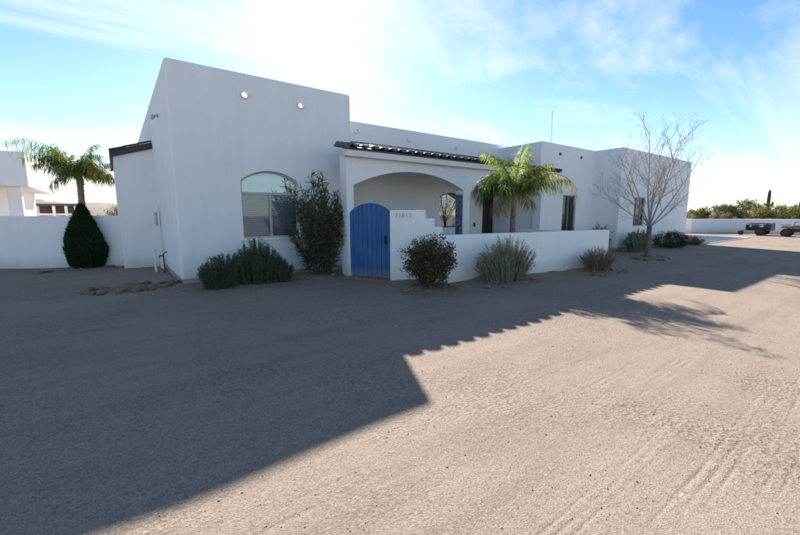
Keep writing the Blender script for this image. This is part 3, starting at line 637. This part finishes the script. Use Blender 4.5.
# conifer cone
cy = empty('conifer', (-2.0, 5.25, 0), 'dense dark green cone shaped conifer against the yard wall', 'conifer')
lf = MB(); cx_, cy_ = -1.95, 5.28
def cprof(t): return .45*min(1, (.68+.32*math.sin(min(1, t/.28)*math.pi/2)))*(1-max(0, (t-.18)/.82)**1.6)+.02
for i in range(24000):
    t = random.random()**1.25; a = random.uniform(0, 6.28); rr = cprof(t)*(.68+.46*random.random())*(1+.09*math.sin(a*3+t*7)+.08*math.sin(a*6-t*15)*math.sin(t*21+a)); z = .05+t*1.9
    d = Vector((math.cos(a)*.5, math.sin(a)*.5, .9))+rdir()*.5
    tone = random.uniform(.6, 1.3)
    lf.leaf((cx_+math.cos(a)*rr, cy_+math.sin(a)*rr, z), d, rdir(), random.uniform(.05, .13), .026, tuple(max(.004, x*tone) for x in rc((.02, .042, .016), (.045, .075, .028))), .2)
lf.build('foliage', 'dense', cy)
m_ = MB(); m_.tube([(cx_, cy_, .04+1.85*k/12) for k in range(13)], [cprof(k/12)*.78 for k in range(13)], 16); m_.c = [(.012, .022, .009, 1)]*len(m_.v); m_.build('dark_core', 'dense', cy)  # solid core coloured darker than the leaves, painting in the crown's inner shade
m_ = MB(); m_.tube([(cx_, cy_, -.05), (cx_, cy_, .3), (cx_, cy_, 1.5)], [.07, .06, .02], 8); m_.build('trunk', 'bark', cy)

# palms
def palm(base, ztop, lean, fronds, flen, label, name, trunk_r, leafL=.42, seed=1, group=None, custom=(), NL=84, lw=.008, tones=((.19, .25, .05), (.13, .20, .04), (.26, .28, .06), (.10, .15, .035))):
    random.seed(seed); rt0 = empty(name, (base[0], base[1], 0), label, 'palm', group)
    m_ = MB(); N = 44; pts = []; rr = []
    for k in range(N+1):
        t = k/N; pts.append((base[0]+lean[0]*t*t, base[1]+lean[1]*t*t, base[2]-.05+(ztop+.05)*t)); rr.append(trunk_r*(1.15-.3*t)*(1+.13*(k % 2)+random.uniform(-.04, .04)))
    m_.tube(pts, rr, 12); m_.build('trunk', 'palmtrunk', rt0); top = Vector(pts[-1])
    sh_ = MB(); sh_.tube([top-Vector((0, 0, .12)), top+Vector((0, 0, .22)), top+Vector((0, 0, .45))], [trunk_r*1.1, trunk_r*.9, trunk_r*.35], 10); sh_.build('crownshaft', 'rachis', rt0)
    specs = list(custom)
    for i in range(fronds):
        specs.append((i*2.399+random.uniform(-.25, .25), .10+.80*(i/fronds)+random.uniform(-.08, .08), flen*random.uniform(.75, 1.08), random.uniform(.7, 1.9), None))
    for az, pol, FL, drp, tone in specs:
        # az azimuth, pol starting angle from vertical, drp total bend
        fr = MB(); ra = MB(); P_ = top+Vector((0, 0, .2)); K = 16; pts = [P_.copy()]; ang = pol
        hz = Vector((math.cos(az), math.sin(az), 0)); dirs = []
        for k in range(K):
            ang += drp*(1.0/K)*(.5+1.3*k/K); d = hz*math.sin(ang)+Vector((0, 0, math.cos(ang))); dirs.append(d); P_ = P_+d*FL/K; pts.append(P_.copy())
        dirs.append(dirs[-1]); ra.tube(pts, [.016*(1-.85*k/K) for k in range(K+1)], 5, False); side = Vector((-math.sin(az), math.cos(az), 0))
        ton = tone if tone else random.choice(tones)
        for k in range(NL):
            t = .14+.86*k/NL; f_ = t*K; i0 = min(K-1, int(f_)); pt = pts[i0].lerp(pts[i0+1], f_-i0); d = dirs[i0]; upv = side.cross(d)
            ll = leafL*(max(0, math.sin((.12+.80*t)*math.pi))**.6*.85+.22)*random.uniform(.8, 1.1)
            for s_ in (-1, 1):
                dd = (d*.55+side*s_*random.uniform(.65, 1.0)+upv*random.uniform(-.15, .45)+Vector((0, 0, -.05-.4*random.random()))+rdir()*.30).normalized()
                mid = pt+dd*ll*.5; tip = pt+dd*ll+Vector((0, 0, -ll*random.uniform(.25, .75))); wv = dd.cross(upv); wv = wv.normalized()*lw if wv.length > .01 else side*lw
                c_ = tuple(x*random.uniform(.55, 1.45) for x in ton); fr.add([pt, mid+wv, tip, mid-wv], [(0, 1, 2, 3)], c_)
        fo = ra.build('frond', 'rachis', rt0); fr.build('leaflets', 'palm', fo)
    return rt0
toC = math.atan2(CAM.y+3.4, CAM.x-7.45)
palm((7.68, -3.46, 0), 1.95, (.05, .02), 32, 1.28, 'bright green feather palm standing inside the low courtyard wall', 'feather_palm', .07, .33, 5, NL=56, tones=((.16, .21, .055), (.11, .16, .045), (.25, .27, .08), (.08, .12, .035)),
     custom=[(YAW-math.pi/2, .58, 2.35, 2.25, (.34, .27, .10)), (YAW-math.pi/2-.2, .95, 1.5, .7, (.07, .11, .03)), (YAW+math.pi/2, .35, 1.75, 2.9, (.22, .25, .08)), (YAW+math.pi/2+.3, .6, 1.6, 2.7, (.09, .13, .03)), (YAW+math.pi/2-.5, .5, 1.55, 2.8, (.14, .18, .05)), (YAW-math.pi/2+.6, 1.2, .9, 1.5, (.28, .22, .11)), (YAW+2.3, 1.5, .85, 1.5, (.34, .28, .15)), (YAW+2.0, 1.4, .9, 1.6, (.32, .26, .14)), (.15, .15, 1.6, .7, (.28, .32, .07)), (2.2, .2, 1.6, .9, (.3, .33, .07)), (4.1, .18, 1.55, .8, (.25, .30, .06))])
palm((-2.2, 10.2, 0), 3.0, (.05, 0), 21, 1.55, 'tall feather palm behind the dark conifer and yard wall', 'feather_palm', .12, .55, 8, NL=62, lw=.012, tones=((.10, .14, .04), (.14, .16, .05), (.18, .17, .06), (.07, .11, .035)),
     custom=[(YAW+1.75, .42, 3.2, 1.45, (.10, .14, .05)), (YAW+1.6, .5, 2.9, 1.4, (.12, .15, .06)), (YAW+1.9, .45, 2.2, 1.6, (.13, .16, .06)), (-.3, .8, 1.5, 1.9, (.16, .15, .06)), (.5, .7, 1.5, 1.9, (.14, .15, .05)), (3.4, 1.3, 1.2, 1.5, (.15, .15, .06)), (-1.0, .5, 1.7, 2.4, (.17, .17, .07))])
random.seed(21)

# bare tree
bt = empty('bare_tree', (14.48, -4.33, 0), 'leafless tree with many fine upright twigs in front of the garage block', 'tree')
tb = MB(); tx, ty = 14.48, -4.33; tz = gz(tx, ty)
tb.tube([(tx, ty, tz-.08), (tx+.01, ty, tz+.12), (tx+.0, ty+.01, tz+.6), (tx-.02, ty, 1.22)], [.14, .095, .078, .08], 10, False); tb.build('trunk', 'bark', bt)
br = MB()
def twig(p, d, L_, r, lev):
    pts = [Vector(p)]; dd = Vector(d).normalized(); ns = 5 if lev < 2 else 3
    for k in range(ns):
        dd = (dd+rdir()*(.10 if lev == 0 else .055)+Vector((0, 0, .09))).normalized(); pts.append(pts[-1]+dd*L_/ns)
    br.tube(pts, [max(.0028, r*(1-.75*k/ns)) for k in range(ns+1)], 6 if lev == 0 else 4 if lev == 1 else 3, False)
    if lev >= 3: return
    nk = (9, 5, 3)[lev]
    for k in range(nk):
        t = .22+.76*(k+random.random()*.8)/nk; i0 = min(ns-1, int(t*ns)); q_ = pts[i0].lerp(pts[i0+1], t*ns-i0); base_d = (pts[i0+1]-pts[i0]).normalized()
        sd_ = rdir(); sd_ = (sd_-base_d*sd_.dot(base_d)).normalized()
        twig(q_, base_d*.75+sd_*random.uniform(.45, .85), L_*random.uniform(.30, .5)*(1.15-.55*t), r*(.5-.2*t), lev+1)
for a, tl, L_, r_ in ((YAW-1.5, .62, 3.0, .034), (YAW+1.6, .72, 2.9, .034), (YAW-1.3, .28, 3.5, .036), (YAW+1.9, .30, 3.4, .036), (YAW+.2, .45, 3.2, .032), (YAW+3.0, .5, 3.1, .032), (YAW-1.7, .95, 2.1, .026), (YAW+1.45, 1.02, 2.4, .026), (YAW+2.4, .85, 2.3, .024), (YAW-.6, .8, 2.4, .024), (YAW, .06, 3.5, .026)):
    d = Vector((math.cos(a)*math.sin(tl), math.sin(a)*math.sin(tl), math.cos(tl)))
    twig((tx-.02, ty, 1.12+(random.uniform(0, .1) if tl > .6 else random.uniform(.05, .35)*.3)), d, L_, r_*.8, 0)
br.build('branches', 'twig', bt)

# potted and small plants seen over the courtyard wall
for i, (x, y, s, lb) in enumerate(((13.5, -1.75, 1.0, 'clay pot with a spiky plant beside the tall narrow window'), (15.6, -1.9, 1.0, 'clay pot with a leafy plant right of the tall narrow window'), (16.1, -2.0, .9, 'clay pot of thin blades at the inner corner of the house'))):
    pt_ = empty('potted_plant', (x, y, 0), lb, 'potted plant'); m_ = MB(); n_ = 16; prof = ((.16, -.01), (.22, .25), (.26, .55), (.28, .56), (.28, .64), (.24, .64), (.22, .58)); vs = []
    for r, z in prof: vs += [(x+r*s*math.cos(2*math.pi*k/n_), y+r*s*math.sin(2*math.pi*k/n_), z*s) for k in range(n_)]
    m_.add(vs, [(j*n_+k, j*n_+(k+1) % n_, (j+1)*n_+(k+1) % n_, (j+1)*n_+k) for j in range(len(prof)-1) for k in range(n_)]+[tuple((len(prof)-1)*n_+k for k in range(n_))]); m_.build('pot', 'clay', pt_, smooth=False)
    shoots((x, y, .58*s), 26, .75*s, (.3, .3), .13, .022, 9, (.04, .06, .03), (.09, .12, .05), 'leaf', 'stem', 1, .3, .2, .2, pt_, .6, .005, 1, .3)

# desert trees and saguaros beyond the far wall
def desert_tree(x, y, h, wid, ca, cb, label, name='desert_tree', n=95, per=52):
    h *= .9
    rt0 = empty(name, (x, y, 0), label, 'tree', 'desert trees beyond the far wall'); st_ = MB(); tips = []
    for k in range(4):
        a = random.uniform(0, 6.28); branchy(st_, (x+.1*math.cos(a), y+.1*math.sin(a), -.1), (math.cos(a)*.6*wid/h, math.sin(a)*.6*wid/h, 1), h*.42, .07, 2, 3, .55, .1, .012, (2, 3), tips)
    st_.build('trunk', 'bark', rt0)
    lf = MB()
    for i in range(n):
        d = rdir(); r = .45+.55*random.random()**.5; c0 = Vector((x+d.x*wid*r, y+d.y*wid*r, h*.58+d.z*h*.42*r)); tone = random.uniform(.65, 1.3); cs = .35*random.uniform(.6, 1.4)*h/3
        for k in range(per):
            p_ = c0+rdir()*cs*random.random()**.5
            if p_.z < .1: continue
            lf.leaf(p_, rdir(), rdir(), random.uniform(.08, .18), random.uniform(.04, .075), tuple(v*tone for v in rc(ca, cb)), .2)
    lf.build('crown', 'dry', rt0)
DT = [(44.5, 3.2, 2.3, 1.6, 0), (45.5, 1.2, 2.8, 1.7, 1), (47, -.3, 3.3, 1.9, 1), (45, -1.0, 2.3, 1.3, 0), (44.5, -2.3, 2.4, 1.4, 2), (46, -3.6, 2.35, 1.4, 2), (44, -4.4, 2.5, 1.5, 0), (45.5, -5.8, 2.9, 1.8, 1), (44, -7.4, 2.6, 1.7, 0), (49, 2.4, 2.9, 1.8, 2), (51, -5.0, 3.1, 2.0, 0), (52, -2.2, 2.9, 2.0, 1), (50, -9, 3.2, 2.0, 1), (46, 5.6, 2.4, 1.6, 2), (54, 1.0, 3.1, 2.2, 0), (43.5, .6, 1.9, 1.1, 2), (43.2, -5.9, 1.9, 1.1, 2)]
PAL = (((.11, .115, .05), (.17, .165, .08)), ((.055, .075, .035), (.10, .115, .055)), ((.16, .135, .07), (.22, .18, .10)))
LAB = ('olive yellow desert tree behind the long far wall', 'dark green bushy desert tree behind the long far wall', 'straw brown desert bush behind the long far wall')
for x, y, h, wd, k in DT: desert_tree(x, y, h, wd, PAL[k][0], PAL[k][1], 'tallest dark green desert tree rising above the far wall' if h == 3.3 else LAB[k], ('desert_tree', 'desert_tree', 'desert_bush')[k])
def saguaro(x, y, h, r, arms, label):
    rt0 = empty('saguaro', (x, y, 0), label, 'cactus'); m_ = MB(); n_ = 24
    def rib(pts, rad, nm):
        mm_ = MB(); mm_.tube(pts, rad, n_, True)
        vs = mm_.v; K = len(pts)
        for i in range(K):
            c_ = Vector(pts[i])
            for k in range(0, n_, 2): vs[i*n_+k] = tuple(c_+(Vector(vs[i*n_+k])-c_)*.8)
        return mm_.build(nm, 'saguaro', rt0)
    rib([(x, y, -.1), (x, y, h*.3), (x, y, h*.7), (x, y, h*.93), (x, y, h*.985), (x, y, h)], [r*.85, r, r*.95, r*.8, r*.5, r*.1], 'column')
    for az, z0_, out_, hh in arms:
        cx, cy2 = math.cos(az), math.sin(az)
        rib([(x, y, z0_), (x+cx*out_*.7, y+cy2*out_*.7, z0_), (x+cx*out_, y+cy2*out_, z0_+.15), (x+cx*out_, y+cy2*out_, z0_+hh*.8), (x+cx*out_, y+cy2*out_, z0_+hh)], [r*.45, r*.55, r*.6, r*.55, r*.12], 'arm')
saguaro(60, .5, 4.35, .18, ((-1.0, 2.6, .38, .4), (2.1, 2.6, .34, .25)), 'tall dark saguaro with short low arms above the far wall scrub')
saguaro(60, -2.15, 3.1, .17, (), 'short plain saguaro without arms among the desert trees')

# scrub along the left skyline
for x, y, h, wd, lb in ((-.6, 24, 2.5, 1.6, 'pale wispy desert tree between the palm and the lean-to'), (1.2, 30, 3.0, 2.4, 'olive desert tree far behind the lean-to')):
    random.seed(int(y)); desert_tree(x, y, h, wd, (.14, .14, .075), (.22, .20, .12), lb); bpy.context.view_layer.update()
random.seed(5)

# ------------------------------------------------------------------ rocks
def rock(x, y, r, label, group, mat='rock', dz=0):
    b_ = bmesh.new(); bmesh.ops.create_icosphere(b_, subdivisions=2, radius=r); sx, sy, sz = random.uniform(.8, 1.5), random.uniform(.7, 1.2), random.uniform(.5, .8); ph = [random.uniform(0, 6) for _ in range(4)]
    for v in b_.verts:
        c_ = v.co/r; k = 1+.16*math.sin(c_.x*3+ph[0])+.14*math.sin(c_.y*4+ph[1])+.12*math.sin(c_.z*5+ph[2])+random.uniform(-.06, .06); v.co = Vector((v.co.x*sx*k, v.co.y*sy*k, v.co.z*sz*k))
    me_ = bpy.data.meshes.new('rock'); b_.to_mesh(me_); b_.free(); o_ = obj('rock', me_, mat); o_.location = (x, y, gz(x, y)+r*.22+dz); o_.rotation_euler = (0, 0, random.uniform(0, 6.3)); tag(o_, label, 'rock', group)
for k in range(17):
    a = 2*math.pi*k/17+random.uniform(-.1, .1); rock(-.95+.78*math.cos(a)+random.uniform(-.05, .05), .25+.5*math.sin(a), random.uniform(.07, .13), 'rough brown rock in the stone ring beside the white left wall', 'stones of the ring bed')
m_ = MB(); n_ = 20; m_.add([(-.95, .25, gz(-.95, .25)+.07)]+[(-.95+.74*math.cos(2*math.pi*k/n_), .25+.46*math.sin(2*math.pi*k/n_), gz(-.95, .25)-.02) for k in range(n_)], [(0, 1+k, 1+(k+1) % n_) for k in range(n_)])
tag(m_.build('soil', 'soil'), kind='structure')
for cx, cy2, rx, ry, n_, lb, gp_ in ((3.0, -.85, 1.0, .35, 9, 'small brown rock at the foot of the oleander', 'rocks under the oleander'), (4.35, -3.85, .7, .42, 9, 'small brown rock around the rounded dark shrub', 'rocks under the rounded shrub'), (6.4, -4.55, .9, .3, 8, 'small brown rock before the airy grey green shrub', 'rocks under the grey green shrub'), (9.9, -5.1, .9, .3, 8, 'small brown rock around the brown dry shrub', 'rocks under the dry shrub'), (14.5, -4.4, .75, .55, 11, 'dark rock ringing the bare tree trunk', 'rocks round the bare tree'), (17.6, -2.75, 1.3, .25, 7, 'reddish rock along the foot of the garage block', 'rocks by the garage block'), (-2.0, 4.85, 1.0, .25, 7, 'dark rock at the foot of the conifer', 'rocks under the conifer')):
    for k in range(n_):
        a = 2*math.pi*k/n_+random.uniform(-.2, .2); rock(cx+rx*math.cos(a)*random.uniform(.8, 1.1), cy2+ry*math.sin(a)*random.uniform(.8, 1.1), random.uniform(.04, .085), lb, gp_)

# fallen leaves and twigs under the shrubs (nobody could count them)
lit = MB()
for cx, cy2, rx, ry, n_ in ((1.3, -1.0, 1.4, .5, 260), (3.2, -1.0, .9, .45, 260), (4.3, -3.9, .8, .4, 240), (6.4, -4.5, 1.1, .35, 240), (9.9, -5.0, .9, .3, 160), (14.5, -4.4, 1.0, .8, 160), (-2, 4.8, .8, .3, 80), (7.5, -4.6, 3.0, .3, 120)):
    for k in range(n_):
        x = cx+random.gauss(0, .5)*rx; y = cy2+random.gauss(0, .5)*ry
        a = random.uniform(0, 6.28); lit.leaf((x, y, gz(x, y)+.008), (math.cos(a), math.sin(a), random.uniform(-.05, .3)), (0, 0, 1), random.uniform(.03, .09), random.uniform(.008, .02), rc((.12, .085, .05), (.30, .23, .14)), random.uniform(0, .5))
tag(lit.build('leaf_litter', 'dry'), 'dry fallen leaves on the dirt under the shrubs', 'leaf litter', kind='stuff')

# ------------------------------------------------------------------ vehicles by the far wall
def wheel(parent, c_, r, wd, axis_, rim='grey'):
    ax = Vector(axis_); m_ = MB(); c_ = Vector(c_); m_.tube([c_-ax*wd/2, c_-ax*wd*.42, c_+ax*wd*.42, c_+ax*wd/2], [r*.86, r, r, r*.86], 20); t_ = m_.build('wheel', 'rubber', parent)
    m_ = MB(); m_.tube([c_-ax*(wd/2+.012), c_+ax*(wd/2+.012)], r*.52, 14); m_.build('rim', rim, t_); return t_
tr = empty('utility_trailer', (38.3, -3.0, 0), 'small low black utility trailer parked along the far pale wall', 'trailer')
TA, TB = -3.66, -2.32
bx(37.6, 39.0, TA, TB, .36, .44).build('bed', 'blackpaint', tr)
for x in (37.62, 38.98):
    m_ = MB()
    for z in (.58, .74, .88): m_.tube([(x, TA+.02, z), (x, TB-.02, z)], .022, 6)
    for k in range(5): y = TA+.02+(TB-TA-.04)*k/4; m_.tube([(x, y, .44), (x, y, .88)], .024, 6)
    m_.build('side_rail', 'blackpaint', tr)
bx(37.6, 39.0, TA-.04, TA-.005, .44, .92).build('tailgate', 'blackpaint', tr); bx(37.62, 38.98, TB+.005, TB+.04, .44, .8).build('front_board', 'blackpaint', tr)
for x in (37.48, 39.12): wheel(tr, (x, -3.15, .28), .28, .2, (1, 0, 0), 'iron')
m_ = MB()
for x in (37.48, 39.12): m_.box(x-.13, x+.13, -3.5, -2.8, .60, .63)
m_.build('fender', 'blackpaint', tr)
m_ = MB(); m_.tube([(37.9, TB, .38), (38.3, -1.85, .36)], .03, 6); m_.tube([(38.7, TB, .38), (38.3, -1.85, .36)], .03, 6); m_.tube([(38.3, -1.9, .36), (38.3, -1.9, 0)], .03, 6); m_.tube([(38.3, -2.05, .16), (38.3, -1.75, .16)], .15, 12); m_.build('tongue', 'blackpaint', tr)
for x in (37.7, 38.9): bx(x-.05, x+.05, TA-.06, TA-.041, .38, .44).build('tail_light', 'redplastic', tr)
m_ = MB(); N = 9; K = 13; vs = []
for i in range(N):
    for k in range(K):
        u = i/(N-1); v = k/(K-1); vs.append((37.70+1.2*u, TA+.06+(TB-TA-.12)*v, .45+.52*(math.sin(math.pi*u)**.4)*(math.sin(math.pi*v)**.35)*(.8+.25*math.sin(v*9))+random.uniform(-.03, .03)))
m_.add(vs, [(i*K+k, i*K+k+1, (i+1)*K+k+1, (i+1)*K+k) for i in range(N-1) for k in range(K-1)])
MT['tarp'] = plain('blue_grey_tarp', (.02, .03, .04), (.05, .06, .075), .5, 3); tag(m_.build('cargo', 'tarp', smooth=True), 'dark blue grey tarpaulin covered load in the black trailer', 'cargo')
qd = empty('quad_bike', (37.3, -5.25, 0), 'tan quad bike with black wheels parked next to the trailer', 'quad bike')
qx, qy = 37.3, -5.25
for dy_ in (-.62, .62):
    for dx in (-.42, .42): wheel(qd, (qx+dx, qy+dy_, .29), .29, .24, (1, 0, 0), 'iron')
m_ = MB(); m_.box(qx-.18, qx+.18, qy-.55, qy+.55, .32, .52); m_.build('chassis', 'blackpaint', qd, bev=.03)
m_ = MB(); m_.box(qx-.30, qx+.30, qy-.95, qy-.42, .60, .72); m_.build('rear_fender', 'tanpaint', qd, bev=.04)
m_ = MB(); m_.box(qx-.30, qx+.30, qy+.36, qy+.92, .60, .76); m_.build('front_fender', 'tanpaint', qd, bev=.05)
m_ = MB(); m_.box(qx-.17, qx+.17, qy-.10, qy+.4, .52, .82); m_.build('tank', 'tanpaint', qd, bev=.06)
m_ = MB(); m_.box(qx-.16, qx+.16, qy-.66, qy-.05, .73, .86); m_.build('seat', 'rubber', qd, bev=.04)
m_ = MB(); m_.tube([(qx, qy+.35, .75), (qx, qy+.28, 1.03)], .025, 6); m_.tube([(qx-.36, qy+.16, 1.05), (qx, qy+.28, 1.03), (qx+.36, qy+.16, 1.05)], .016, 6); m_.build('handlebar', 'blackpaint', qd)
for ya, yb in ((-.98, -.5), (.5, .95)):
    m_ = MB()
    for k in range(4): x = qx-.28+.56*k/3; m_.tube([(x, qy+ya, .83), (x, qy+yb, .83)], .012, 5)
    for y in (ya, yb): m_.tube([(qx-.3, qy+y, .83), (qx+.3, qy+y, .83)], .012, 5); m_.tube([(qx-.2, qy+y, .83), (qx-.2, qy+y, .66)], .012, 5)
    m_.build('rack', 'blackpaint', qd)
for s_ in (-1, 1):
    m_ = MB(); m_.tube([(qx+s_*.2, qy+.9, .68), (qx+s_*.2, qy+.935, .68)], .05, 10); m_.build('headlight', 'white', qd)
